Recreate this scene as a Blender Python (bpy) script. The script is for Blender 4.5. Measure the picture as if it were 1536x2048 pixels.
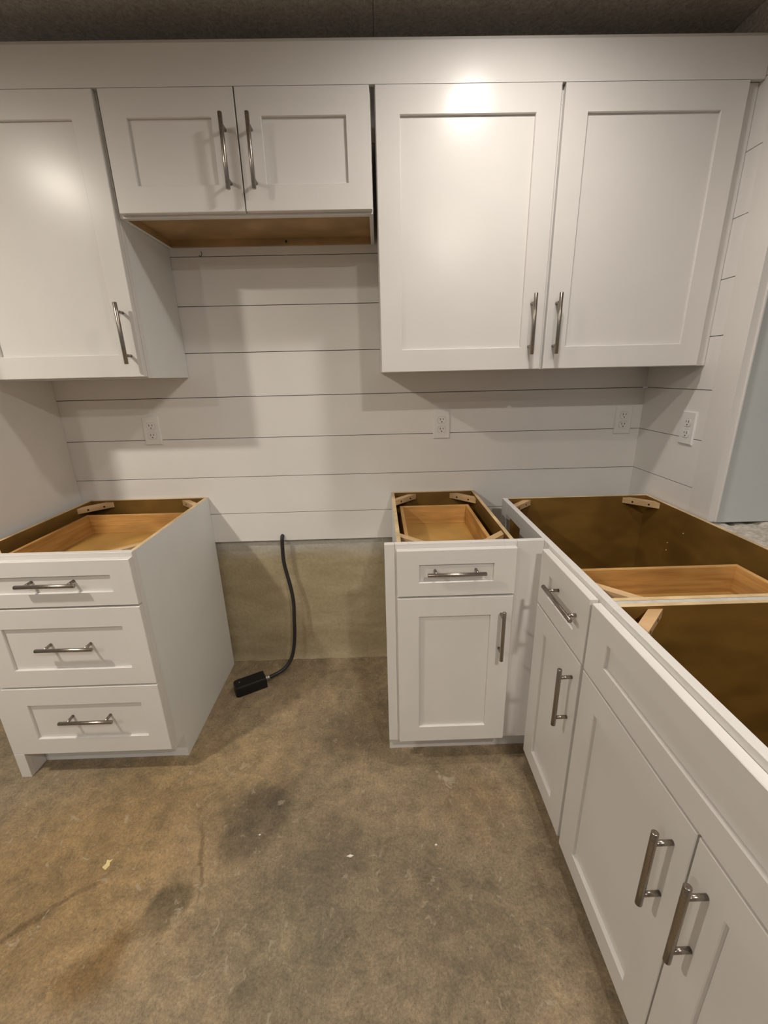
import bpy, bmesh, math, random
from mathutils import Vector, Matrix

for o in list(bpy.data.objects):
    bpy.data.objects.remove(o, do_unlink=True)
scene = bpy.context.scene
COL = scene.collection

# ------------------------------------------------------------------ camera
# x to the right, y into the back wall (board surface at y = 0), z up, metres
cam_d = bpy.data.cameras.new('camera')
cam = bpy.data.objects.new('camera', cam_d)
COL.objects.link(cam)
RT = Vector((0.999518, -0.021925, -0.021973))
UP = Vector((0.027628, 0.305676, 0.951735))
FW = Vector((0.014150, 0.951883, -0.306134))
M = Matrix((RT, UP, -FW)).transposed().to_4x4()
M.translation = Vector((0.7664, -1.8164, 1.3725))
cam.matrix_world = M
cam_d.sensor_fit = 'VERTICAL'
cam_d.sensor_height = 36.0
cam_d.sensor_width = 27.0
cam_d.lens = 846.73 * 36.0 / 2048.0
cam_d.shift_x = -8.1 / 2048.0
cam_d.shift_y = -2.2 / 2048.0
cam_d.clip_start = 0.02
scene.camera = cam

# ------------------------------------------------------------------ world, exposure
world = bpy.data.worlds.new('world')
scene.world = world
world.use_nodes = True
bg = world.node_tree.nodes['Background']
bg.inputs[0].default_value = (1.0, 0.95, 0.88, 1)
bg.inputs[1].default_value = 0.22
scene.view_settings.view_transform = 'Standard'
scene.view_settings.look = 'None'
scene.view_settings.gamma = 1.0
scene.view_settings.use_curve_mapping = False
scene.view_settings.exposure = 0.0

# ceiling lights (fixtures are built further down): x, y, strength, colour
LAMPS = [(1.125, -0.79, 290.0, (1.0, 0.935, 0.86)), (-0.81, -1.40, 930.0, (1.0, 0.915, 0.785)), (1.31, -2.42, 950.0, (1.0, 0.925, 0.83)), (-0.85, -2.90, 700.0, (1.0, 0.925, 0.83))]
CEIL_Z = 2.35

# ------------------------------------------------------------------ materials
def new_mat(name):
    m = bpy.data.materials.new(name)
    m.use_nodes = True
    nt = m.node_tree
    b = nt.nodes['Principled BSDF']
    return m, nt, b

def N(nt, t, **kw):
    n = nt.nodes.new(t)
    for k, v in kw.items():
        setattr(n, k, v)
    return n

def coords(nt, scale=(1, 1, 1)):
    tc = N(nt, 'ShaderNodeNewGeometry')
    mp = N(nt, 'ShaderNodeMapping')
    mp.inputs['Scale'].default_value = scale
    nt.links.new(tc.outputs['Position'], mp.inputs['Vector'])
    return mp.outputs['Vector']

def noise(nt, vec, scale, detail=4, rough=0.55, dist=0.0):
    n = N(nt, 'ShaderNodeTexNoise')
    n.inputs['Scale'].default_value = scale
    n.inputs['Detail'].default_value = detail
    n.inputs['Roughness'].default_value = rough
    n.inputs['Distortion'].default_value = dist
    nt.links.new(vec, n.inputs['Vector'])
    return n.outputs['Fac']

def ramp(nt, fac, stops):
    r = N(nt, 'ShaderNodeValToRGB')
    e = r.color_ramp.elements
    while len(e) < len(stops):
        e.new(0.5)
    for i, (p, c) in enumerate(stops):
        e[i].position = p
        e[i].color = (*c, 1) if len(c) == 3 else c
    nt.links.new(fac, r.inputs['Fac'])
    return r.outputs['Color']

def mix(nt, fac, a, b, mode='MIX'):
    m = N(nt, 'ShaderNodeMix', data_type='RGBA', blend_type=mode)
    for sock, v in ((m.inputs[0], fac), (m.inputs[6], a), (m.inputs[7], b)):
        if isinstance(v, (int, float)):
            sock.default_value = v
        elif isinstance(v, tuple):
            sock.default_value = (*v, 1)
        else:
            nt.links.new(v, sock)
    return m.outputs[2]

def maprange(nt, v, a, b, c=0.0, d=1.0, smooth=True):
    n = N(nt, 'ShaderNodeMapRange')
    if smooth:
        n.interpolation_type = 'SMOOTHSTEP'
    for i, x in enumerate((a, b, c, d)):
        n.inputs[i + 1].default_value = x
    nt.links.new(v, n.inputs[0])
    return n.outputs[0]

def math_(nt, op, a, b=0.0):
    n = N(nt, 'ShaderNodeMath', operation=op)
    for i, v in enumerate((a, b)):
        if isinstance(v, (int, float)):
            n.inputs[i].default_value = v
        else:
            nt.links.new(v, n.inputs[i])
    return n.outputs[0]

def bump(nt, b, h, strength, dist):
    n = N(nt, 'ShaderNodeBump')
    n.inputs['Strength'].default_value = strength
    n.inputs['Distance'].default_value = dist
    nt.links.new(h, n.inputs['Height'])
    nt.links.new(n.outputs['Normal'], b.inputs['Normal'])

def paint(name, col, rough, peel=0.03, spec=0.5, var=0.03):
    m, nt, b = new_mat(name)
    v = coords(nt)
    f = noise(nt, v, 3.0, 3)
    c = ramp(nt, f, [(0.3, tuple(x * (1 - var) for x in col)), (0.7, tuple(min(1, x * (1 + var)) for x in col))])
    nt.links.new(c, b.inputs['Base Color'])
    b.inputs['Roughness'].default_value = rough
    b.inputs['Specular IOR Level'].default_value = spec
    h = noise(nt, v, 260.0, 2)
    bump(nt, b, h, peel, 0.001)
    return m

M_WHITE = paint('cabinet_white_lacquer', (0.735, 0.715, 0.69), 0.27, 0.04, 0.30)
M_SIDE = paint('cabinet_side_laminate', (0.76, 0.77, 0.755), 0.42, 0.03)
M_SHIP = paint('wall_board_paint', (0.80, 0.78, 0.755), 0.45, 0.06)
M_TRIM = paint('trim_paint', (0.76, 0.74, 0.71), 0.38, 0.05)
M_JAMB = paint('jamb_blue_grey', (0.57, 0.60, 0.605), 0.6, 0.08)
M_PLASTIC = paint('outlet_plastic', (0.80, 0.79, 0.77), 0.32, 0.0)

def flat(name, col, rough=0.5, metal=0.0):
    m, nt, b = new_mat(name)
    v = coords(nt)
    f = noise(nt, v, 40.0, 3)
    c = ramp(nt, f, [(0.3, tuple(x * 0.88 for x in col)), (0.7, tuple(min(1, x * 1.08) for x in col))])
    nt.links.new(c, b.inputs['Base Color'])
    b.inputs['Roughness'].default_value = rough
    b.inputs['Metallic'].default_value = metal
    return m

M_DARK = flat('dark_gap', (0.02, 0.017, 0.014), 0.8)
M_BLACK = flat('black_plastic', (0.004, 0.004, 0.005), 0.5)
M_CABLE = flat('black_cable_jacket', (0.022, 0.02, 0.02), 0.5)
M_BAFFLE = flat('dark_baffle', (0.05, 0.05, 0.05), 0.6)
M_ZINC = flat('zinc_connector', (0.55, 0.52, 0.46), 0.35, 0.9)
M_GREYEDGE = flat('grey_edge', (0.58, 0.565, 0.53), 0.7)
M_CHIP = flat('pale_wood_chip', (0.75, 0.60, 0.30), 0.7)
M_SPECK = flat('white_speck', (0.80, 0.76, 0.70), 0.7)

def metal_brushed():
    m, nt, b = new_mat('brushed_nickel')
    f = noise(nt, coords(nt, (1, 1, 1)), 350.0, 3)
    c = ramp(nt, f, [(0.3, (0.27, 0.24, 0.21)), (0.7, (0.40, 0.36, 0.32))])
    nt.links.new(c, b.inputs['Base Color'])
    b.inputs['Metallic'].default_value = 1.0
    b.inputs['Roughness'].default_value = 0.26
    return m
M_METAL = metal_brushed()

def wood(name, ca, cb, cc, scale=(5, 5, 70), rough=0.45):
    m, nt, b = new_mat(name)
    v = coords(nt, scale)
    f = noise(nt, v, 1.0, 6, 0.6, 0.6)
    g = noise(nt, coords(nt, (6, 6, 14)), 1.0, 1)
    c = ramp(nt, f, [(0.25, ca), (0.5, cb), (0.75, cc)])
    k = ramp(nt, g, [(0.40, (0.82, 0.80, 0.76)), (0.60, (1.08, 1.06, 1.04))])
    c = mix(nt, 1.0, c, k, 'MULTIPLY')
    nt.links.new(c, b.inputs['Base Color'])
    b.inputs['Roughness'].default_value = rough
    bump(nt, b, f, 0.08, 0.002)
    return m
M_BOXWOOD = wood('drawer_box_wood', (0.40, 0.20, 0.055), (0.56, 0.31, 0.10), (0.68, 0.42, 0.16))
M_BLOCK = wood('corner_block_wood', (0.52, 0.32, 0.15), (0.66, 0.45, 0.24), (0.74, 0.54, 0.32), (9, 9, 40))
M_EDGE = wood('plywood_edge', (0.55, 0.40, 0.22), (0.68, 0.52, 0.30), (0.76, 0.61, 0.38), (30, 30, 60), 0.6)
M_IN = wood('carcass_interior_brown', (0.160, 0.083, 0.014), (0.195, 0.103, 0.019), (0.225, 0.122, 0.025), (7, 7, 7), 0.5)
M_BOXBASE = wood('drawer_bottom_hardboard', (0.44, 0.25, 0.065), (0.50, 0.29, 0.08), (0.56, 0.34, 0.10), (8, 8, 8), 0.5)
M_HOODIN = wood('hood_cabinet_underside', (0.34, 0.21, 0.09), (0.40, 0.26, 0.12), (0.46, 0.30, 0.15), (7, 7, 7), 0.55)

def stain(nt, vec, cx, cy, rx, ry, ang, soft=0.55):
    mp = N(nt, 'ShaderNodeMapping', vector_type='TEXTURE')
    mp.inputs['Location'].default_value = (cx, cy, 0)
    mp.inputs['Rotation'].default_value = (0, 0, math.radians(ang))
    mp.inputs['Scale'].default_value = (rx, ry, 1)
    nt.links.new(vec, mp.inputs['Vector'])
    ln = N(nt, 'ShaderNodeVectorMath', operation='LENGTH')
    nt.links.new(mp.outputs['Vector'], ln.inputs[0])
    return maprange(nt, ln.outputs['Value'], 1.0 - soft, 1.0 + soft, 1.0, 0.0)

def warped(nt, amount, scale):
    g = N(nt, 'ShaderNodeNewGeometry')
    n = N(nt, 'ShaderNodeTexNoise')
    n.inputs['Scale'].default_value = scale
    n.inputs['Detail'].default_value = 5
    nt.links.new(g.outputs['Position'], n.inputs['Vector'])
    s = N(nt, 'ShaderNodeVectorMath', operation='SUBTRACT')
    nt.links.new(n.outputs['Color'], s.inputs[0])
    s.inputs[1].default_value = (0.5, 0.5, 0.5)
    k = N(nt, 'ShaderNodeVectorMath', operation='SCALE')
    nt.links.new(s.outputs[0], k.inputs[0])
    k.inputs['Scale'].default_value = amount
    a = N(nt, 'ShaderNodeVectorMath', operation='ADD')
    nt.links.new(g.outputs['Position'], a.inputs[0])
    nt.links.new(k.outputs[0], a.inputs[1])
    f = N(nt, 'ShaderNodeVectorMath', operation='MULTIPLY')
    nt.links.new(a.outputs[0], f.inputs[0])
    f.inputs[1].default_value = (1, 1, 0)
    return f.outputs[0]

def concrete_floor():
    m, nt, b = new_mat('stained_concrete_floor')
    v = coords(nt)
    f1 = noise(nt, v, 2.0, 6, 0.5, 0.5)
    c = ramp(nt, f1, [(0.30, (0.262, 0.204, 0.130)), (0.50, (0.322, 0.249, 0.158)), (0.70, (0.378, 0.291, 0.188))])
    vo = N(nt, 'ShaderNodeVectorMath', operation='ADD')
    nt.links.new(v, vo.inputs[0]); vo.inputs[1].default_value = (3.7, 9.1, 2.2)
    f2 = noise(nt, vo.outputs[0], 16.0, 13, 0.78, 0.25)
    c = mix(nt, 1.0, c, ramp(nt, f2, [(0.36, (0.66, 0.675, 0.68)), (0.50, (0.97, 0.97, 0.97)), (0.64, (1.30, 1.265, 1.22))]), 'MULTIPLY')
    f3 = noise(nt, v, 130.0, 8, 0.88)
    c = mix(nt, 1.0, c, ramp(nt, f3, [(0.36, (0.58, 0.59, 0.58)), (0.50, (0.98, 0.98, 0.98)), (0.66, (1.42, 1.40, 1.38))]), 'MULTIPLY')
    w = warped(nt, 0.16, 7.0)
    w2 = warped(nt, 0.05, 16.0)
    # ochre tinge at the left, olive patches
    for cx, cy, rx, ry, a, s, col, k in (
            (-0.25, -1.00, 0.45, 0.28, 20, 0.6, (1.14, 0.98, 0.72), 0.85),
            (0.10, -0.60, 0.30, 0.16, 10, 0.7, (1.06, 1.00, 0.86), 0.8),
            (0.32, -0.80, 0.115, 0.105, 40, 0.45, (0.56, 0.57, 0.60), 0.95),
            (0.37, -0.70, 0.07, 0.06, 0, 0.5, (0.76, 0.75, 0.76), 0.9),
            (0.155, -1.035, 0.062, 0.050, 20, 0.35, (0.52, 0.53, 0.52), 0.95),
            (0.03, -1.155, 0.085, 0.055, 40, 0.5, (0.68, 0.60, 0.46), 0.95),
            (0.52, -1.10, 0.20, 0.14, 70, 0.6, (0.92, 0.96, 0.98), 0.9),
            (0.80, -1.10, 0.42, 0.24, 0, 0.6, (0.74, 0.76, 0.79), 0.95),
            (0.55, -0.93, 0.14, 0.10, 30, 0.6, (0.84, 0.84, 0.86), 0.9),
            (1.05, -0.75, 0.12, 0.14, 30, 0.6, (0.90, 0.86, 0.80), 0.9),
            (0.66, -0.45, 0.16, 0.16, 0, 0.6, (0.72, 0.71, 0.70), 0.9),
            (0.62, -0.12, 0.12, 0.09, 0, 0.6, (0.86, 0.85, 0.84), 0.9),
            (0.09, -0.30, 0.09, 0.10, 0, 0.6, (0.84, 0.83, 0.82), 0.9),
            (0.40, -0.28, 0.14, 0.12, 20, 0.6, (1.10, 1.08, 1.06), 0.9),
            (0.47, -1.13, 0.035, 0.075, 10, 0.6, (1.22, 1.20, 1.18), 0.8)):
        msk = stain(nt, w, cx, cy, rx, ry, a, s)
        msk = math_(nt, 'MULTIPLY', msk, k)
        c = mix(nt, msk, c, mix(nt, 1.0, c, col, 'MULTIPLY'))
    # hairline cracks
    for (x0, y0), (x1, y1), th in (((-0.28, -1.12), (-0.07, -0.945), 0.008), ((0.165, -0.83), (0.20, -0.93), 0.008), ((0.20, -0.93), (0.225, -1.02), 0.005)):
        L = math.hypot(x1 - x0, y1 - y0)
        msk = stain(nt, w2, (x0 + x1) / 2, (y0 + y1) / 2, L / 2, th, math.degrees(math.atan2(y1 - y0, x1 - x0)), 0.5)
        c = mix(nt, math_(nt, 'MULTIPLY', msk, 0.8), c, mix(nt, 1.0, c, (0.55, 0.52, 0.50), 'MULTIPLY'))
    # pale scuffs, worn patches and small dark pits
    f4 = noise(nt, v, 30.0, 9, 0.62, 0.9)
    c = mix(nt, maprange(nt, f4, 0.60, 0.67, 0, 0.5), c, (0.48, 0.405, 0.30))
    f5 = noise(nt, vo.outputs[0], 55.0, 4, 0.6)
    c = mix(nt, maprange(nt, f5, 0.66, 0.72, 0, 0.6), c, (0.12, 0.09, 0.06))
    # chalky flecks beside the stains
    for cx, cy, rx, ry, a_ in ((0.185, -1.035, 0.018, 0.032, 20), (0.36, -0.90, 0.030, 0.010, 15), (0.95, -0.66, 0.045, 0.025, 10), (0.98, -0.70, 0.03, 0.02, 40)):
        msk = stain(nt, w2, cx, cy, rx, ry, a_, 0.5)
        c = mix(nt, math_(nt, 'MULTIPLY', math_(nt, 'MULTIPLY', msk, maprange(nt, f4, 0.50, 0.62)), 0.6), c, (0.52, 0.45, 0.35))
    nt.links.new(c, b.inputs['Base Color'])
    b.inputs['Roughness'].default_value = 0.62
    b.inputs['Specular IOR Level'].default_value = 0.35
    h = math_(nt, 'ADD', f3, math_(nt, 'MULTIPLY', f2, 1.5))
    bump(nt, b, h, 0.5, 0.004)
    return m
M_FLOOR = concrete_floor()

def concrete_wall():
    m, nt, b = new_mat('painted_foundation_concrete')
    v = coords(nt)
    vs = coords(nt, (1.6, 1.6, 5.0))
    f1 = noise(nt, vs, 2.6, 5, 0.5, 0.6)
    c = ramp(nt, f1, [(0.3, (0.37, 0.300, 0.185)), (0.5, (0.415, 0.342, 0.215)), (0.72, (0.46, 0.385, 0.250))])
    # bare whitish wash along the top of the foundation
    sp = N(nt, 'ShaderNodeSeparateXYZ')
    nt.links.new(v, sp.inputs[0])
    zz = math_(nt, 'ADD', sp.outputs['Z'], math_(nt, 'MULTIPLY', f1, 0.10))
    c = mix(nt, maprange(nt, zz, 0.585, 0.70, 0, 0.9), c, (0.60, 0.59, 0.56))
    f3 = noise(nt, v, 75.0, 4, 0.6)
    c = mix(nt, 1.0, c, ramp(nt, f3, [(0.3, (0.90, 0.895, 0.88)), (0.7, (1.08, 1.08, 1.08))]), 'MULTIPLY')
    nt.links.new(c, b.inputs['Base Color'])
    b.inputs['Roughness'].default_value = 0.6
    h = math_(nt, 'ADD', f1, math_(nt, 'MULTIPLY', f3, 0.5))
    bump(nt, b, h, 0.5, 0.008)
    return m
M_FOUND = concrete_wall()

def rough_mat(name, stops, s1, s2, bstr, rough=0.85):
    m, nt, b = new_mat(name)
    v = coords(nt)
    f1 = noise(nt, v, s1, 6, 0.65, 0.3)
    f2 = noise(nt, v, s2, 4, 0.75)
    c = ramp(nt, f1, stops)
    c = mix(nt, 1.0, c, ramp(nt, f2, [(0.3, (0.66, 0.65, 0.64)), (0.7, (1.30, 1.30, 1.30))]), 'MULTIPLY')
    nt.links.new(c, b.inputs['Base Color'])
    b.inputs['Roughness'].default_value = rough
    bump(nt, b, math_(nt, 'ADD', f1, f2), bstr, 0.006)
    return m
M_CEIL = rough_mat('ceiling_rough_board', [(0.3, (0.58, 0.53, 0.47)), (0.7, (0.72, 0.67, 0.61))], 3.0, 110.0, 0.5)
M_LEDGE = rough_mat('rough_mortar', [(0.3, (0.48, 0.44, 0.38)), (0.7, (0.70, 0.66, 0.60))], 12.0, 60.0, 0.9)

def lamp_mat(i, strength, col):
    m, nt, b = new_mat('lamp_diffuser_%d' % i)
    b.inputs['Base Color'].default_value = (0.9, 0.9, 0.88, 1)
    b.inputs['Emission Color'].default_value = (*col, 1)
    b.inputs['Emission Strength'].default_value = strength
    return m

# ------------------------------------------------------------------ mesh helpers
class Thing:
    def __init__(self, root, base):
        self.root, self.base = root, Vector(base)

def tag(o, label, cat=None, group=None, kind=None):
    if label: o['label'] = label
    if cat: o['category'] = cat
    if group: o['group'] = group
    if kind: o['kind'] = kind
    return o

def thing(name, label, cat, base, group=None):
    e = bpy.data.objects.new(name, None)
    COL.objects.link(e)
    e.location = base
    e.empty_display_size = 0.05
    tag(e, label, cat, group)
    return Thing(e, base)

class MB:
    """collects faces with materials and links them as one mesh object (world coordinates in)"""
    def __init__(self):
        self.bm = bmesh.new()
        self.mats = []
    def mi(self, mat):
        if mat not in self.mats:
            self.mats.append(mat)
        return self.mats.index(mat)
    def face(self, pts, mat):
        f = self.bm.faces.new([self.bm.verts.new(p) for p in pts])
        f.material_index = self.mi(mat)
        return f
    def box(self, a, b, mat, bev=0.0, faces=None):
        """faces: dict such as {'+x': mat} overriding the material of single sides"""
        x0, x1 = sorted((a[0], b[0])); y0, y1 = sorted((a[1], b[1])); z0, z1 = sorted((a[2], b[2]))
        vs = [self.bm.verts.new(p) for p in ((x0, y0, z0), (x1, y0, z0), (x1, y1, z0), (x0, y1, z0),
                                             (x0, y0, z1), (x1, y0, z1), (x1, y1, z1), (x0, y1, z1))]
        idx = {'-z': (0, 3, 2, 1), '+z': (4, 5, 6, 7), '-y': (0, 1, 5, 4), '+x': (1, 2, 6, 5), '+y': (2, 3, 7, 6), '-x': (3, 0, 4, 7)}
        fs = []
        for k, q in idx.items():
            f = self.bm.faces.new([vs[i] for i in q])
            f.material_index = self.mi((faces or {}).get(k, mat))
            fs.append(f)
        if bev > 0:
            es = list({e for f in fs for e in f.edges})
            bmesh.ops.bevel(self.bm, geom=es, offset=bev, segments=1, affect='EDGES', profile=0.5, material=-1)
        return self
    def prism(self, poly, axis, lo, hi, mat, facemats=None):
        """extrude a closed polygon (2-D, in the two other axes in x,y,z order) from lo to hi along axis"""
        def P(p, h):
            q = list(p); q.insert('xyz'.index(axis), h); return q
        A = [self.bm.verts.new(P(p, lo)) for p in poly]
        B = [self.bm.verts.new(P(p, hi)) for p in poly]
        fm = facemats or {}
        n = len(poly)
        f = self.bm.faces.new(A); f.material_index = self.mi(fm.get('lo', mat))
        f = self.bm.faces.new(B); f.material_index = self.mi(fm.get('hi', mat))
        for i in range(n):
            f = self.bm.faces.new((A[i], A[(i + 1) % n], B[(i + 1) % n], B[i]))
            f.material_index = self.mi(fm.get(i, mat))
        return self
    def tube(self, p0, p1, r, mat, seg=14, chamfer=0.0):
        p0, p1 = Vector(p0), Vector(p1)
        d = (p1 - p0).normalized()
        u = d.orthogonal().normalized(); w = d.cross(u)
        rings = [(p0, r), (p1, r)]
        if chamfer:
            rings = [(p0, r - chamfer), (p0 + d * chamfer, r), (p1 - d * chamfer, r), (p1, r - chamfer)]
        R = []
        for c, rr in rings:
            R.append([self.bm.verts.new(c + (u * math.cos(2 * math.pi * i / seg) + w * math.sin(2 * math.pi * i / seg)) * rr) for i in range(seg)])
        k = self.mi(mat)
        for a, b_ in zip(R, R[1:]):
            for i in range(seg):
                f = self.bm.faces.new((a[i], a[(i + 1) % seg], b_[(i + 1) % seg], b_[i]))
                f.material_index = k; f.smooth = True
        f = self.bm.faces.new(R[0][::-1]); f.material_index = k
        f = self.bm.faces.new(R[-1]); f.material_index = k
        return self
    def sweep(self, pts, r, mat, seg=10):
        pts = [Vector(p) for p in pts]
        R = []
        u = None
        for i, p in enumerate(pts):
            d = (pts[min(i + 1, len(pts) - 1)] - pts[max(i - 1, 0)]).normalized()
            u = d.orthogonal().normalized() if u is None else (u - d * u.dot(d)).normalized()
            w = d.cross(u)
            R.append([self.bm.verts.new(p + (u * math.cos(2 * math.pi * k / seg) + w * math.sin(2 * math.pi * k / seg)) * r) for k in range(seg)])
        m = self.mi(mat)
        for a, b_ in zip(R, R[1:]):
            for i in range(seg):
                f = self.bm.faces.new((a[i], a[(i + 1) % seg], b_[(i + 1) % seg], b_[i]))
                f.material_index = m; f.smooth = True
        self.bm.faces.new(R[0][::-1]).material_index = m
        self.bm.faces.new(R[-1]).material_index = m
        return self
    def build(self, name, parent=None, base=None, label=None):
        """parent: Thing (part) or (Thing, object) for a sub-part"""
        bm = self.bm
        bmesh.ops.recalc_face_normals(bm, faces=bm.faces)
        par = None
        off = Vector((0, 0, 0))
        if isinstance(parent, Thing):
            par, off = parent.root, parent.base
        elif isinstance(parent, tuple):
            par, off = parent[1], parent[0].base
        elif base is not None:
            off = Vector(base)
        if off.length:
            bmesh.ops.translate(bm, verts=bm.verts, vec=-off)
        me = bpy.data.meshes.new(name)
        bm.to_mesh(me); bm.free()
        for m in self.mats:
            me.materials.append(m)
        o = bpy.data.objects.new(name, me)
        COL.objects.link(o)
        if par:
            o.parent = par
        elif base is not None:
            o.location = base
        if label:
            o['label'] = label
        return o

# front helper: orientation 'back' (faces -y, u = x) or 'side' (faces -x, u = y); d measured outwards from plane
def loc(o, plane, u, v, d):
    return (u, plane - d, v) if o == 'back' else (plane - d, u, v)

def shaker(parent, name, o, plane, u0, u1, v0, v1, stile, t=0.02, rec=0.009, rails=None, label=None):
    """door or drawer front: bevelled frame with an inset panel (sub-part)"""
    if u0 > u1: u0, u1 = u1, u0
    rail_b, rail_t = rails if rails else (stile, stile)
    b = 0.0014
    m = MB()
    def rect(iu, ib, it, d):
        return [m.bm.verts.new(loc(o, plane, u, v, d)) for u, v in ((u0 + iu, v0 + ib), (u1 - iu, v0 + ib), (u1 - iu, v1 - it), (u0 + iu, v1 - it))]
    c = 0.0015
    L = [rect(0, 0, 0, 0.001), rect(0, 0, 0, t - b), rect(b, b, b, t),
         rect(stile, rail_b, rail_t, t), rect(stile + c, rail_b + c, rail_t + c, t - 0.002),
         rect(stile + c, rail_b + c, rail_t + c, 0.006), rect(stile + c, rail_b + c, rail_t + c, 0.001)]
    k = m.mi(M_WHITE)
    for A, B in zip(L, L[1:]):
        for i in range(4):
            m.bm.faces.new((A[i], A[(i + 1) % 4], B[(i + 1) % 4], B[i])).material_index = k
    A, B = L[-1], L[0]
    for i in range(4):
        m.bm.faces.new((A[i], A[(i + 1) % 4], B[(i + 1) % 4], B[i])).material_index = k
    f = m.build(name, parent, label=label)
    p = MB()
    p.box(loc(o, plane, u0 + stile + c + .0003, v0 + rail_b + c + .0003, 0.002), loc(o, plane, u1 - stile - c - .0003, v1 - rail_t - c - .0003, t - rec), M_WHITE)
    p.build('inset_panel', (parent, f))
    return f

def handle(parent, part, o, plane, u, v, d0, vertical, length=0.180, cc=0.128, reach=0.0345):
    """bar pull: u, v is its centre, d0 the depth of the surface it is screwed to"""
    m = MB()
    h, q = length / 2, cc / 2
    def P(s, d):
        return loc(o, plane, u, v + s, d) if vertical else loc(o, plane, u + s, v, d)
    m.tube(P(-h, d0 + reach), P(h, d0 + reach), 0.0062, M_METAL, 16, 0.0012)
    for s in (-q, q):
        m.tube(P(s, d0 + 0.0002), P(s, d0 + reach - 0.003), 0.0048, M_METAL, 12)
    return m.build('handle', (parent, part), label='brushed nickel bar handle')

def corner_block(parent, cx, cy, sx, sy, z1=0.868, size=0.095, w=0.034, h=0.022):
    """diagonal wooden brace in a cabinet corner; sx, sy point into the cabinet"""
    m = MB()
    pts = [(size - w, 0.0), (size, 0.0), (0.0, size), (0.0, size - w)]
    m.prism([(cx + sx * a, cy + sy * b_) for a, b_ in pts], 'z', z1 - h, z1, M_BLOCK)
    o = m.build('corner_block', parent)
    d = Vector((sx, sy, 0)).normalized()
    for s in (-0.22, 0.22):
        c = Vector((cx + sx * size * (0.5 + s), cy + sy * size * (0.5 - s), z1 - h * 0.55))
        k = MB(); k.tube(c - d * 0.002, c + d * 0.0006, 0.004, M_DARK, 10)
        k.build('screw_hole', (parent, o))
    return o

def drawer_box(parent, part, x0, x1, y0, y1, z0, z1, front, t=0.013):
    """open wooden tray; front: side left open for the drawer front ('-y' or '-x')"""
    def b(name, A, B, mat, bev=0.0008):
        MB().box(A, B, mat, bev).build(name, (parent, part))
    if front == '-y':
        b('box_side', (x0, y0, z0), (x0 + t, y1, z1), M_BOXWOOD)
        b('box_side', (x1 - t, y0, z0), (x1, y1, z1), M_BOXWOOD)
        b('box_back', (x0 + t, y1 - t, z0), (x1 - t, y1, z1), M_BOXWOOD)
        b('box_front', (x0 + t, y0, z0), (x1 - t, y0 + t, z1), M_BOXWOOD)
    else:
        b('box_side', (x0, y0, z0), (x1, y0 + t, z1), M_BOXWOOD)
        b('box_side', (x0, y1 - t, z0), (x1, y1, z1), M_BOXWOOD)
        b('box_back', (x1 - t, y0 + t, z0), (x1, y1 - t, z1), M_BOXWOOD)
        b('box_front', (x0, y0 + t, z0), (x0 + t, y1 - t, z1), M_BOXWOOD)
    b('box_bottom', (x0 + t, y0 + t, z0 + 0.006), (x1 - t, y1 - t, z0 + 0.011), M_BOXBASE)

# ------------------------------------------------------------------ the setting
H = 0.876          # height of the base cabinets
XL, XR = -0.552, 1.88

def struct(m, name, label=None, base=None):
    o = m.build(name, None, base)
    tag(o, label, kind='structure')
    return o

fl = struct(MB().box((-3.0, -4.6, -0.10), (3.2, 0.30, 0.0), M_FLOOR), 'floor', 'bare stained brown concrete floor')

# ceiling of butted rough boards
cl = struct(MB().box((-3.0, -4.6, CEIL_Z + 0.02), (3.2, 0.30, CEIL_Z + 0.08), M_DARK), 'ceiling', 'dark rough board ceiling above the white fascia')
xs = [-3.0, -1.652, -0.436, 0.780, 1.996, 3.2]
for i in range(len(xs) - 1):
    p = MB().box((xs[i] + 0.0006, -4.6, CEIL_Z), (xs[i + 1] - 0.0006, 0.30, CEIL_Z + 0.019), M_CEIL, 0.0012).build('ceiling_board')
    p.parent = cl

p = MB().box((XR - 0.0005, -4.6, 2.2495), (2.40, 0.30, CEIL_Z - 0.0005), M_CEIL, 0.002).build('ceiling_beam'); p.parent = cl

# foundation strip under the boards, a little behind them, with an uneven face
m = MB()
nx, nz = 110, 34
rnd = random.Random(4)
from mathutils import noise as mnoise
def fy(x, z):
    q = mnoise.noise(Vector((x * 7, z * 26, 1.3))) * 0.0035 + mnoise.noise(Vector((x * 22, z * 40, 5.1))) * 0.0016
    q += max(0, mnoise.noise(Vector((x * 60, z * 60, 9.0))) - 0.52) * 0.012
    lip = max(0, 1 - z / 0.022)
    q += lip * (0.010 + 0.008 * mnoise.noise(Vector((x * 30, 0, 2.0))))
    return 0.030 - q
def ftop(x):
    return 0.6485 + 0.004 * mnoise.noise(Vector((x * 9, 0.0, 3.0))) + 0.002 * mnoise.noise(Vector((x * 30, 0.0, 6.0)))
grid = [[m.bm.verts.new((-0.70 + 2.6 * i / nx, fy(-0.70 + 2.6 * i / nx, 0.652 * j / nz), ftop(-0.70 + 2.6 * i / nx) * j / nz)) for i in range(nx + 1)] for j in range(nz + 1)]
kk = m.mi(M_FOUND)
for j in range(nz):
    for i in range(nx):
        f = m.bm.faces.new((grid[j][i], grid[j][i + 1], grid[j + 1][i + 1], grid[j + 1][i]))
        f.material_index = kk; f.smooth = True
m.box((-0.70, 0.045, 0.0), (1.90, 0.20, 0.640), M_FOUND)
struct(m, 'wall_foundation', 'beige painted concrete foundation strip below the white boards')

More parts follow.
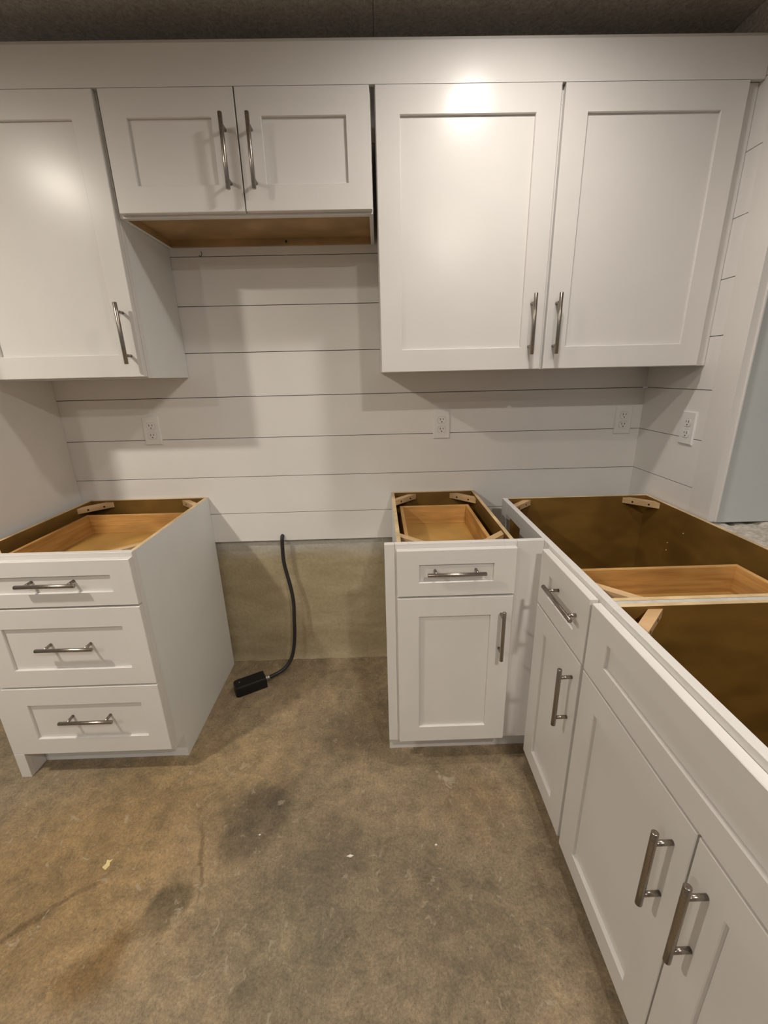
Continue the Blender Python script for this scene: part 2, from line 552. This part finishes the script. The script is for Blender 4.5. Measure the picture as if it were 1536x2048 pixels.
GZ = [0.6595, 0.795, 0.9625, 1.1307, 1.2994, 1.4703, 1.6398, 1.8089, 1.980, 2.149, 2.318]
wb = struct(MB().box((-0.70, 0.046, 0.6405), (1.879, 0.20, 0.705), M_DARK).box((-0.70, 0.016, 0.705), (1.879, 0.20, CEIL_Z), M_DARK), 'wall_back', 'white horizontal board wall behind the cabinets')
for i in range(len(GZ) - 1):
    p = MB().box((XL - 0.02, 0.0, GZ[i] + 0.0012), (XR + 0.03, 0.0155, GZ[i + 1] - 0.0012), M_SHIP, 0.0006).build('plank')
    p.parent = wb

wr = struct(MB().box((XR + 0.016, -0.462, 0.862), (2.40, 0.012, 2.249), M_JAMB), 'wall_right', 'short right wall of white boards with a blue-grey end')
for i in range(len(GZ) - 1):
    z0 = max(GZ[i], 0.80)
    z1 = min(GZ[i + 1], 2.249)
    if GZ[i + 1] < 0.85: continue
    p = MB().box((XR, -0.3695, z0 + 0.0012), (XR + 0.0155, -0.0005, z1 - 0.0012), M_SHIP).build('plank')
    p.parent = wr
p = MB().box((XR, -0.468, 0.868), (XR + 0.022, -0.3696, 2.249), M_TRIM).build('corner_board'); p.parent = wr
p = MB().box((XR + 0.0225, -0.474, 0.868), (XR + 0.029, -0.4625, 2.249), M_TRIM, 0.001).build('corner_bead'); p.parent = wr

# low rough masonry wall that carries on under the opening on the right
m = MB()
nx, ny = 26, 80
def lz(x, y):
    v_ = Vector((x * 9, y * 9, 0.3)); w_ = Vector((x * 34, y * 34, 2.0))
    crack = abs(mnoise.noise(Vector((x * 6, y * 6, 7.7))))
    return 0.854 + mnoise.noise(v_) * 0.010 + mnoise.noise(w_) * 0.004 - max(0, 0.07 - crack) * 0.28
X0, X1, Y0, Y1 = 1.884, 2.40, -2.20, 0.0
grid = [[m.bm.verts.new((X0 + (X1 - X0) * i / nx, Y0 + (Y1 - Y0) * j / ny, lz(X0 + (X1 - X0) * i / nx, Y0 + (Y1 - Y0) * j / ny))) for i in range(nx + 1)] for j in range(ny + 1)]
kk = m.mi(M_LEDGE)
for j in range(ny):
    for i in range(nx):
        f = m.bm.faces.new((grid[j][i], grid[j][i + 1], grid[j + 1][i + 1], grid[j + 1][i])); f.material_index = kk
m.box((X0, Y0, 0.0), (X1, Y1, 0.80), M_LEDGE)
m.face([(X0, Y0, .80), (X0, Y1, .80), (X0, Y1, .862), (X0, Y0, .840)], M_LEDGE)
struct(m, 'wall_masonry', 'low rough pale masonry wall behind the right-hand base cabinets')

# ------------------------------------------------------------------ ceiling lights
for i, (x, y, s, col) in enumerate(LAMPS):
    where = ['above the corner of the base cabinets', 'left of the room near the drawer cabinet', 'right of the room behind the camera', 'left of the room behind the camera'][i]
    t = thing('ceiling_light', 'round flat ceiling light ' + where, 'light', (x, y, CEIL_Z), 'ceiling lights')
    # trim ring with a dark baffle standing a little below the diffuser
    m = MB()
    seg = 40
    prof = [(0.080, CEIL_Z - 0.0005, M_PLASTIC), (0.080, CEIL_Z - 0.006, M_PLASTIC), (0.062, CEIL_Z - 0.024, M_PLASTIC), (0.055, CEIL_Z - 0.024, M_PLASTIC), (0.0535, CEIL_Z - 0.0005, M_BAFFLE)]
    R = [[m.bm.verts.new((x + r * math.cos(2 * math.pi * k / seg), y + r * math.sin(2 * math.pi * k / seg), z)) for k in range(seg)] for r, z, _ in prof]
    for (A, B, pr) in zip(R, R[1:], prof[1:]):
        for k in range(seg):
            f = m.bm.faces.new((A[k], A[(k + 1) % seg], B[(k + 1) % seg], B[k])); f.material_index = m.mi(pr[2]); f.smooth = True
    m.build('trim_ring', t)
    MB().tube((x, y, CEIL_Z - 0.016), (x, y, CEIL_Z - 0.001), 0.0525, lamp_mat(i, s, col), 36).build('diffuser', t)

# ------------------------------------------------------------------ fascia above the wall cabinets
m = MB()
m.prism([(-0.3335, 2.1421), (-0.3145, 2.1448), (-0.3145, 2.248), (-0.324, 2.248), (-0.3335, 2.236)], 'x', -1.20, XR - 0.002, M_WHITE)
struct(m, 'trim_1', 'long white fascia board over the wall cabinets')

# ------------------------------------------------------------------ wall cabinets
YU = -0.313        # front of the face frames of the wall cabinets
def wall_carcass(t, x0, x1, z0, z1, recess=0.0, inmat=None):
    inm = inmat or M_WHITE
    MB().box((x0, YU + 0.0195, z0), (x0 + 0.013, -0.002, z1), M_SIDE, 0.0006, {'+x': inm}).build('side_panel', t)
    MB().box((x1 - 0.013, YU + 0.0195, z0), (x1, -0.002, z1), M_SIDE, 0.0006, {'-x': inm}).build('side_panel', t)
    MB().box((x0 + 0.0135, YU + 0.0195, z1 - 0.014), (x1 - 0.0135, -0.002, z1), M_SIDE).build('top_panel', t)
    MB().box((x0 + 0.0135, YU + 0.0195, z0 + recess), (x1 - 0.0135, -0.0155, z0 + recess + 0.012), inm).build('bottom_panel', t)
    MB().box((x0 + 0.0135, -0.015, z0), (x1 - 0.0135, -0.002, z1 - 0.0145), inm).build('back_panel', t)

def face_frame(t, o, plane, u0, u1, v0, v1, stile, rails, t0=0.019, extra=()):
    """stiles at both ends, rails listed as (v_low, v_high), extra = stiles (u_low, u_high)"""
    m = MB()
    def bx(a, b_, c, d):
        m.box(loc(o, plane, a, c, 0), loc(o, plane, b_, d, -t0), M_WHITE, 0.0008)
    bx(u0, u0 + stile, v0, v1); bx(u1 - stile, u1, v0, v1)
    for a, b_ in extra: bx(a, b_, rails[0][1], rails[-1][0])
    for c, d in rails: bx(u0 + stile, u1 - stile, c, d)
    return m.build('face_frame', t)

# left tall door
t = thing('wall_cabinet', 'tall white single-door wall cabinet at the left edge', 'cabinet', (-0.276, -0.16, 1.379))
wall_carcass(t, -0.550, -0.001, 1.379, 2.1445)
face_frame(t, 'back', YU, -0.550, -0.001, 1.379, 2.1445, 0.04, [(1.379, 1.415), (2.10, 2.1445)])
d = shaker(t, 'door', 'back', YU, -0.522, -0.004, 1.384, 2.142, 0.068)
handle(t, d, 'back', YU, -0.036, 1.513, 0.02, True)

# short cabinet over the range gap
t = thing('wall_cabinet', 'short white two-door cabinet over the empty range gap', 'cabinet', (0.383, -0.16, 1.838))
wall_carcass(t, 0.0005, 0.765, 1.838, 2.1445, 0.022, M_HOODIN)
face_frame(t, 'back', YU, 0.0005, 0.765, 1.838, 2.1445, 0.04, [(1.838, 1.858), (2.10, 2.1445)], extra=[(0.365, 0.403)])
k = MB(); k.tube((0.44, -0.0165, 1.849), (0.44, -0.0152, 1.849), 0.0045, M_DARK, 10); k.build('screw_hole', t)
d = shaker(t, 'door', 'back', YU, 0.0115, 0.3835, 1.845, 2.142, 0.067)
handle(t, d, 'back', YU, 0.351, 1.979, 0.02, True)
d = shaker(t, 'door', 'back', YU, 0.3875, 0.7625, 1.845, 2.142, 0.067)
handle(t, d, 'back', YU, 0.425, 1.979, 0.02, True)

# wide cabinet on the right, with filler to the wall
t = thing('wall_cabinet', 'wide white two-door wall cabinet reaching the right wall', 'cabinet', (1.31, -0.16, 1.379))
wall_carcass(t, 0.7765, 1.850, 1.379, 2.1445)
face_frame(t, 'back', YU, 0.7765, 1.850, 1.379, 2.1445, 0.04, [(1.379, 1.415), (2.10, 2.1445)], extra=[(1.285, 1.335)])
MB().box((1.8505, YU, 1.379), (1.879, YU + 0.019, 2.1445), M_WHITE, 0.0008).build('filler_strip', t)
d = shaker(t, 'door', 'back', YU, 0.7785, 1.3055, 1.380, 2.142, 0.068)
handle(t, d, 'back', YU, 1.264, 1.515, 0.02, True)
d = shaker(t, 'door', 'back', YU, 1.3165, 1.8385, 1.380, 2.142, 0.068)
handle(t, d, 'back', YU, 1.344, 1.515, 0.02, True)

# tall end panel on the left
o = MB().box((-0.577, -0.588, 0.0), (-0.553, -0.0005, 2.142), M_SHIP, 0.001).build('end_panel', None, (-0.565, -0.30, 0.0))
tag(o, 'tall plain white end panel left of the drawer cabinet', 'panel')

# ------------------------------------------------------------------ base cabinets
YB = -0.61
# --- three-drawer cabinet
t = thing('base_cabinet', 'white three-drawer base cabinet left of the range gap', 'cabinet', (-0.27, -0.30, 0.0))
poly2 = [(-0.5905, 0.105), (-0.5905, H - 0.001), (-0.001, H - 0.001), (-0.001, 0.0), (-0.527, 0.0), (-0.527, 0.105)]
poly = [(-0.5905, 0.105), (-0.5905, H - 0.001), (-0.001, H - 0.001), (-0.001, 0.0), (-0.540, 0.0), (-0.540, 0.105)]
MB().prism(poly, 'x', -0.013, 0.0, M_EDGE, {'lo': M_IN, 'hi': M_SIDE, 0: M_SIDE, 3: M_EDGE, 4: M_SIDE, 5: M_SIDE}).build('side_panel', t)
MB().prism(poly2, 'x', -0.516, -0.503, M_EDGE, {'lo': M_SIDE, 'hi': M_IN}).build('side_panel', t)
MB().box((-0.5025, -0.014, 0.10), (-0.0135, -0.001, H - 0.001), M_IN, 0, {'+z': M_EDGE}).build('back_panel', t)
MB().box((-0.5025, -0.5905, 0.105), (-0.0135, -0.0145, 0.118), M_IN).build('bottom_panel', t)
face_frame(t, 'back', YB, -0.516, 0.0, 0.105, H, 0.038, [(0.105, 0.135), (0.390, 0.420), (0.685, 0.715), (0.842, H)])
MB().box((-0.577, YB, 0.1055), (-0.5165, YB + 0.019, H), M_WHITE, 0.0008).build('filler_strip', t)
MB().box((-0.577, YB, 0.0), (-0.5405, -0.5885, 0.105), M_WHITE, 0.0008).build('filler_leg', t)
MB().box((-0.5525, -0.588, 0.0), (-0.5405, -0.5395, 0.104), M_WHITE).build('toe_return', t)
MB().box((-0.5400, -0.5390, 0.0), (-0.0135, -0.5275, 0.1045), M_SIDE).build('toe_kick', t)
for cx, sx in ((-0.5025, 1), (-0.0135, -1)):
    corner_block(t, cx, -0.0145, sx, -1)
    corner_block(t, cx, -0.5895, sx, 1)
for i, (z0, z1) in enumerate(((0.706, 0.861), (0.409, 0.699), (0.126, 0.402))):
    rl = (0.047, 0.050) if i == 0 else (0.065, 0.068)
    d = shaker(t, 'drawer', 'back', YB, -0.519, -0.001, z0, z1, 0.068, rails=rl, t=0.02)
    handle(t, d, 'back', YB, -0.252, ((0.790), (0.566), (0.279))[i], 0.011, False)
    if i == 0:
        drawer_box(t, d, -0.470, -0.048, -0.585, -0.105, 0.750, 0.840, '-y')

# --- narrow drawer-and-door cabinet
t = thing('base_cabinet', 'narrow white base cabinet with one drawer and one door right of the range gap', 'cabinet', (0.99, -0.30, 0.0))
XA, XB = 0.8095, 1.1765
MB().prism(poly2, 'x', XA, XA + 0.013, M_EDGE, {'lo': M_SIDE, 'hi': M_IN, 0: M_SIDE, 4: M_SIDE, 5: M_SIDE}).build('side_panel', t)
MB().prism(poly2, 'x', XB - 0.013, XB, M_EDGE, {'lo': M_IN, 'hi': M_IN}).build('side_panel', t)
MB().box((XA + 0.0135, -0.014, 0.10), (XB - 0.0135, -0.001, H - 0.001), M_IN, 0, {'+z': M_EDGE}).build('back_panel', t)
MB().box((XA + 0.0135, -0.5905, 0.105), (XB - 0.0135, -0.0145, 0.118), M_IN).build('bottom_panel', t)
face_frame(t, 'back', YB, 0.8025, 1.182, 0.112, H, 0.040, [(0.112, 0.145), (0.685, 0.715), (0.842, H)])
MB().box((0.770, YB, 0.112), (0.8015, YB + 0.019, H), M_WHITE, 0.0012).build('filler_strip', t)
MB().box((1.1825, YB, 0.112), (1.2655, YB + 0.019, H), M_WHITE, 0.0008).build('corner_filler', t)
MB().box((0.771, -0.5395, 0.0), (1.330, -0.5275, 0.1045), M_WHITE).build('toe_kick', t)
for cx, sx in ((XA + 0.0135, 1), (XB - 0.0135, -1)):
    corner_block(t, cx, -0.0145, sx, -1)
    corner_block(t, cx, -0.5895, sx, 1)
d = shaker(t, 'drawer', 'back', YB, 0.807, 1.178, 0.704, 0.861, 0.068, rails=(0.047, 0.048))
handle(t, d, 'back', YB, 0.990, 0.789, 0.011, False)
drawer_box(t, d, 0.842, 1.134, -0.585, -0.098, 0.750, 0.840, '-y')
d = shaker(t, 'door', 'back', YB, 0.807, 1.176, 0.124, 0.697, 0.068, rails=(0.062, 0.066))
handle(t, d, 'back', YB, 1.1395, 0.569, 0.02, True)

# --- corner cabinet of the right run
XF = 1.266         # front of the right-hand face frames
XBK = 1.872        # back of the right-hand cabinets
ZB = 0.085
t = thing('corner_base_cabinet', 'open-topped white corner base cabinet with drawer and door', 'cabinet', (1.56, -0.56, 0.0))
YC0, YC1 = -0.140, -0.980
MB().box((XF + 0.0195, YC0 - 0.013, 0.0), (XBK, YC0, H - 0.001), M_IN, 0, {'+z': M_EDGE, '+y': M_SIDE}).build('side_panel', t)
MB().box((XF + 0.0195, YC1, 0.0), (XBK, YC1 + 0.013, H - 0.001), M_IN, 0, {'+z': M_EDGE}).build('side_panel', t)
MB().box((XBK - 0.013, YC1 + 0.0135, 0.0), (XBK, YC0 - 0.0135, H - 0.001), M_IN, 0, {'+z': M_EDGE}).build('back_panel', t)
MB().box((XF + 0.0195, YC1 + 0.0135, 0.105), (XBK - 0.0135, YC0 - 0.0135, 0.118), M_IN).build('bottom_panel', t)
MB().box((1.335, YC1, 0.0), (1.349, -0.5405, 0.1045), M_WHITE).build('toe_kick', t)
m = MB()
def fb(y0, y1, z0, z1):
    m.box((XF, y0, z0), (XF + 0.019, y1, z1), M_WHITE, 0.0008, {'+x': M_IN})
fb(-0.203, YC0, 0.105, H); fb(-0.645, -0.380, 0.105, H); fb(YC1, -0.940, 0.105, H)
fb(-0.380, -0.203, 0.828, H); fb(-0.940, -0.645, 0.835, H); fb(-0.940, -0.645, 0.660, 0.700); fb(-0.940, -0.645, 0.105, 0.14); fb(-0.380, -0.203, 0.105, 0.14)
m.build('face_frame', t)
corner_block(t, XBK - 0.0135, YC0 - 0.0135, -1, -1)
corner_block(t, XF + 0.0195, YC0 - 0.0135, 1, -1)
corner_block(t, XF + 0.0195, YC1 + 0.0135, 1, 1)
for y, z in ((-0.40, 0.80), (-0.33, 0.735), (-0.33, 0.705)):
    k = MB(); k.tube((XBK - 0.0128, y, z), (XBK - 0.0155, y, z), 0.002, M_CHIP, 8); k.build('screw_tip', t)
d = shaker(t, 'drawer', 'side', XF, -0.952, -0.648, 0.686, 0.863, 0.066, rails=(0.052, 0.056))
handle(t, d, 'side', XF, -0.830, 0.787, 0.011, False)
drawer_box(t, d, 1.292, 1.768, -0.940, -0.742, 0.750, 0.840, '-x')
d = shaker(t, 'door', 'side', XF, -0.948, -0.648, ZB + 0.006, 0.679, 0.068, rails=(0.062, 0.066))
handle(t, d, 'side', XF, -0.915, 0.553, 0.02, True)

# --- sink cabinet nearest the camera
t = thing('sink_base_cabinet', 'open-topped white sink base cabinet in the right foreground', 'cabinet', (1.56, -1.40, 0.0))
YS0, YS1 = -0.993, -1.830
MB().box((XF + 0.0195, YS0 - 0.013, 0.0), (XBK, YS0, H - 0.001), M_IN, 0, {'+z': M_EDGE}).build('side_panel', t)
MB().box((XF + 0.0195, YS1, 0.0), (XBK, YS1 + 0.013, H - 0.001), M_SIDE, 0, {'+z': M_EDGE, '+y': M_IN}).build('side_panel', t)
MB().box((XBK - 0.013, YS1 + 0.0135, 0.0), (XBK, YS0 - 0.0135, H - 0.001), M_IN, 0, {'+z': M_EDGE}).build('back_panel', t)
MB().box((XF + 0.0195, YS1 + 0.0135, 0.105), (XBK - 0.0135, YS0 - 0.0135, 0.118), M_IN).build('bottom_panel', t)
MB().box((XF + 0.0195, YS0 + 0.0003, 0.80), (XBK - 0.001, YC1 - 0.0003, H - 0.0015), M_GREYEDGE).build('filler_strip', t)
MB().box((1.335, YS1, 0.0), (1.349, YC1 - 0.0005, 0.1045), M_WHITE).build('toe_kick', t)
m = MB()
fb(-1.010, YC1 - 0.0005, 0.105, H); fb(YS1, -1.790, 0.105, H); fb(-1.790, -1.010, 0.835, H); fb(-1.790, -1.010, 0.655, 0.70); fb(-1.790, -1.010, 0.105, 0.14)
m.build('face_frame', t)
corner_block(t, XF + 0.0195, YS0 - 0.0135, 1, -1)
corner_block(t, XBK - 0.0135, YS0 - 0.0135, -1, -1)
corner_block(t, XBK - 0.0135, YS1 + 0.0135, -1, 1)
corner_block(t, XF + 0.0195, YS1 + 0.0135, 1, 1)
d = shaker(t, 'false_front', 'side', XF, -1.742, -0.962, 0.682, 0.860, 0.078, rails=(0.060, 0.056))
d = shaker(t, 'door', 'side', XF, -1.3505, -0.962, ZB, 0.676, 0.070, rails=(0.060, 0.067))
handle(t, d, 'side', XF, -1.313, 0.539, 0.02, True)
d = shaker(t, 'door', 'side', XF, -1.742, -1.3545, ZB, 0.676, 0.070, rails=(0.060, 0.067))
handle(t, d, 'side', XF, -1.392, 0.539, 0.02, True)

# ------------------------------------------------------------------ outlets
def outlet(o, plane, u, v, label):
    base = loc(o, plane, u, v - 0.058, 0)
    t = thing('wall_outlet', label, 'outlet', base, 'duplex outlets on the board walls')
    sgn = 1
    w, h = 0.0355, 0.0585
    m = MB()
    A = [(-w, -h, 0.0003), (w, -h, 0.0003), (w, h, 0.0003), (-w, h, 0.0003)]
    def rr(w_, h_, d):
        return [m.bm.verts.new(loc(o, plane, u + a * w_, v + b_ * h_, d)) for a, b_ in ((-1, -1), (1, -1), (1, 1), (-1, 1))]
    R = [rr(w, h, 0.0003), rr(w, h, 0.0035), rr(w - 0.0035, h - 0.0035, 0.0062)]
    k = m.mi(M_PLASTIC)
    for a, b_ in zip(R, R[1:]):
        for i in range(4):
            m.bm.faces.new((a[i], a[(i + 1) % 4], b_[(i + 1) % 4], b_[i])).material_index = k
    m.bm.faces.new(R[-1]).material_index = k; m.bm.faces.new(R[0]).material_index = k
    m.build('cover_plate', t)
    k = MB(); k.tube(loc(o, plane, u, v, 0.0062), loc(o, plane, u, v, 0.0072), 0.0028, M_PLASTIC, 10); k.build('screw', t)
    for s in (-1, 1):
        cv = v + s * 0.0195
        m = MB()
        pts = []
        for i in range(28):
            a = 2 * math.pi * i / 28
            x_, y_ = 0.0172 * math.cos(a), 0.0172 * math.sin(a)
            y_ = max(-0.0135, min(0.0135, y_))
            pts.append((u + x_, cv + y_))
        # dark seam ring, then the receptacle face
        r0 = [m.bm.verts.new(loc(o, plane, u + (a - u) * 1.09, cv + (b_ - cv) * 1.11, 0.0064)) for a, b_ in pts]
        m.bm.faces.new(r0).material_index = m.mi(M_GREYEDGE)
        r1 = [m.bm.verts.new(loc(o, plane, a, b_, 0.0064)) for a, b_ in pts]
        r2 = [m.bm.verts.new(loc(o, plane, a, b_, 0.0082)) for a, b_ in pts]
        kk = m.mi(M_PLASTIC)
        n = len(pts)
        for i in range(n):
            m.bm.faces.new((r1[i], r1[(i + 1) % n], r2[(i + 1) % n], r2[i])).material_index = kk
        m.bm.faces.new(r2).material_index = kk
        rc = m.build('receptacle', t)
        for du, hh in ((-0.0063, 0.0045), (0.0063, 0.0036)):
            q = MB(); q.box(loc(o, plane, u + du - 0.0012, cv + 0.0035 - hh, 0.0078), loc(o, plane, u + du + 0.0012, cv + 0.0035 + hh, 0.00845), M_DARK)
            q.build('slot', (t, rc))
        q = MB(); q.tube(loc(o, plane, u, cv - 0.0075, 0.0078), loc(o, plane, u, cv - 0.0075, 0.00845), 0.0026, M_DARK, 10)
        q.build('ground_hole', (t, rc))
outlet('back', 0.0, -0.188, 1.170, 'white duplex outlet above the three-drawer cabinet')
outlet('back', 0.0, 1.0285, 1.1665, 'white duplex outlet above the narrow base cabinet')
outlet('back', 0.0, 1.8035, 1.168, 'white duplex outlet on the back wall beside the corner')
outlet('side', XR, -0.2945, 1.166, 'white duplex outlet on the short right wall')

# ------------------------------------------------------------------ range cable and surface box
t = thing('range_outlet_box', 'black range outlet box on the floor at the end of a black cable', 'outlet box', (0.135, -0.182, 0.0))
ang = math.radians(29)
ca, sa = math.cos(ang), math.sin(ang)
def bxp(a, b_, z): return (0.135 + ca * a - sa * b_, -0.182 + sa * a + ca * b_, z)
m = MB()
hl, hw, r = 0.070, 0.034, 0.014
out = []
for cx, cy, a0 in ((hl - 0.003, hw - 0.003, 0), (-hl + r, hw - r, 90), (-hl + r, -hw + r, 180), (hl - 0.003, -hw + 0.003, 270)):
    rr_ = 0.003 if cx > 0 else r
    for k in range(5):
        a = math.radians(a0 + 22.5 * k)
        out.append((cx + rr_ * math.cos(a), cy + rr_ * math.sin(a)))
kk = m.mi(M_BLACK)
rings = []
for z, ins in ((0.0, 0.0), (0.044, 0.0), (0.048, 0.0015), (0.050, 0.005)):
    rings.append([m.bm.verts.new(bxp(a * (1 - ins / hl), b_ * (1 - ins / hw), z)) for a, b_ in out])
for A, B in zip(rings, rings[1:]):
    for i in range(len(out)):
        m.bm.faces.new((A[i], A[(i + 1) % len(out)], B[(i + 1) % len(out)], B[i])).material_index = kk
m.bm.faces.new(rings[0]).material_index = kk; m.bm.faces.new(rings[-1]).material_index = kk
m.build('box_cover', t, label='black plastic cover')
k = MB(); k.tube(bxp(-0.045, 0.004, 0.0498), bxp(-0.045, 0.004, 0.0508), 0.0032, M_ZINC, 12); k.build('cover_screw', t)
k = MB(); k.tube(bxp(0.0702, 0.004, 0.022), bxp(0.077, 0.004, 0.022), 0.0155, M_ZINC, 20, 0.001); k.build('lock_plate', t)
k = MB(); k.tube(bxp(0.0772, 0.004, 0.022), bxp(0.090, 0.004, 0.022), 0.0115, M_ZINC, 18, 0.001); k.build('cable_clamp', t)
ctrl = [(0.309, 0.018, 0.682), (0.309, -0.012, 0.676), (0.306, -0.016, 0.60), (0.308, -0.018, 0.55), (0.318, -0.024, 0.495), (0.331, -0.030, 0.42),
        (0.3365, -0.034, 0.35), (0.333, -0.040, 0.27), (0.330, -0.046, 0.20), (0.322, -0.054, 0.13), (0.308, -0.066, 0.075), (0.282, -0.085, 0.038),
        (0.250, -0.108, 0.024), bxp(0.098, 0.004, 0.022), bxp(0.088, 0.004, 0.022)]
def catmull(P, n):
    P = [Vector(p) for p in P]
    P = [P[0] * 2 - P[1]] + P + [P[-1] * 2 - P[-2]]
    out = []
    for i in range(1, len(P) - 2):
        for k in range(n):
            s = k / n
            out.append(0.5 * ((2 * P[i]) + (P[i + 1] - P[i - 1]) * s + (2 * P[i - 1] - 5 * P[i] + 4 * P[i + 1] - P[i + 2]) * s * s + (-P[i - 1] + 3 * P[i] - 3 * P[i + 1] + P[i + 2]) * s ** 3))
    out.append(P[-2])
    return out
MB().sweep(catmull(ctrl, 6), 0.0085, M_CABLE, 12).build('cable', t, label='thick black cable')

# ------------------------------------------------------------------ small litter
m = MB()
pz = [(-0.013, -0.006), (0.004, -0.012), (0.012, -0.003), (0.006, 0.004), (0.013, 0.011), (0.001, 0.008), (-0.010, 0.010), (-0.006, 0.001)]
m.prism([(-0.081 + a * 0.8, -0.919 + b_ * 1.3) for a, b_ in pz], 'z', 0.0005, 0.003, M_CHIP)
tag(m.build('wood_chip', None, (-0.081, -0.919, 0.0005)), 'small pale wood chip on the concrete floor', 'wood chip')
for x, y, s, lab in ((0.353, -0.849, 0.0030, 'tiny white paint flake on the dark floor stain'), (0.903, -0.899, 0.0035, 'tiny white paint flake before the narrow base cabinet'),
                     (0.642, -0.921, 0.0045, 'thin pale shaving in the middle of the floor')):
    m = MB()
    long_ = 2.4 if 'shaving' in lab else 1.3
    m.prism([(x - s * long_, y - s * 0.2), (x + s * 0.3, y - s), (x + s * long_, y + s * 0.1), (x, y + s * 0.8)], 'z', 0.0005, 0.0022, M_SPECK)
    tag(m.build('paint_flake' if 'flake' in lab else 'wood_shaving', None, (x, y, 0.0005)), lab, 'debris')
m = MB()
m.sweep(catmull([(0.118, 0.001, 1.824), (0.119, -0.006, 1.823), (0.123, -0.010, 1.816), (0.119, -0.011, 1.808), (0.111, -0.010, 1.810)], 5), 0.0011, M_DARK, 6)
tag(m.build('wire_hook', None, (0.118, -0.001, 1.81)), 'tiny bent wire sticking out under the short cabinet', 'wire')
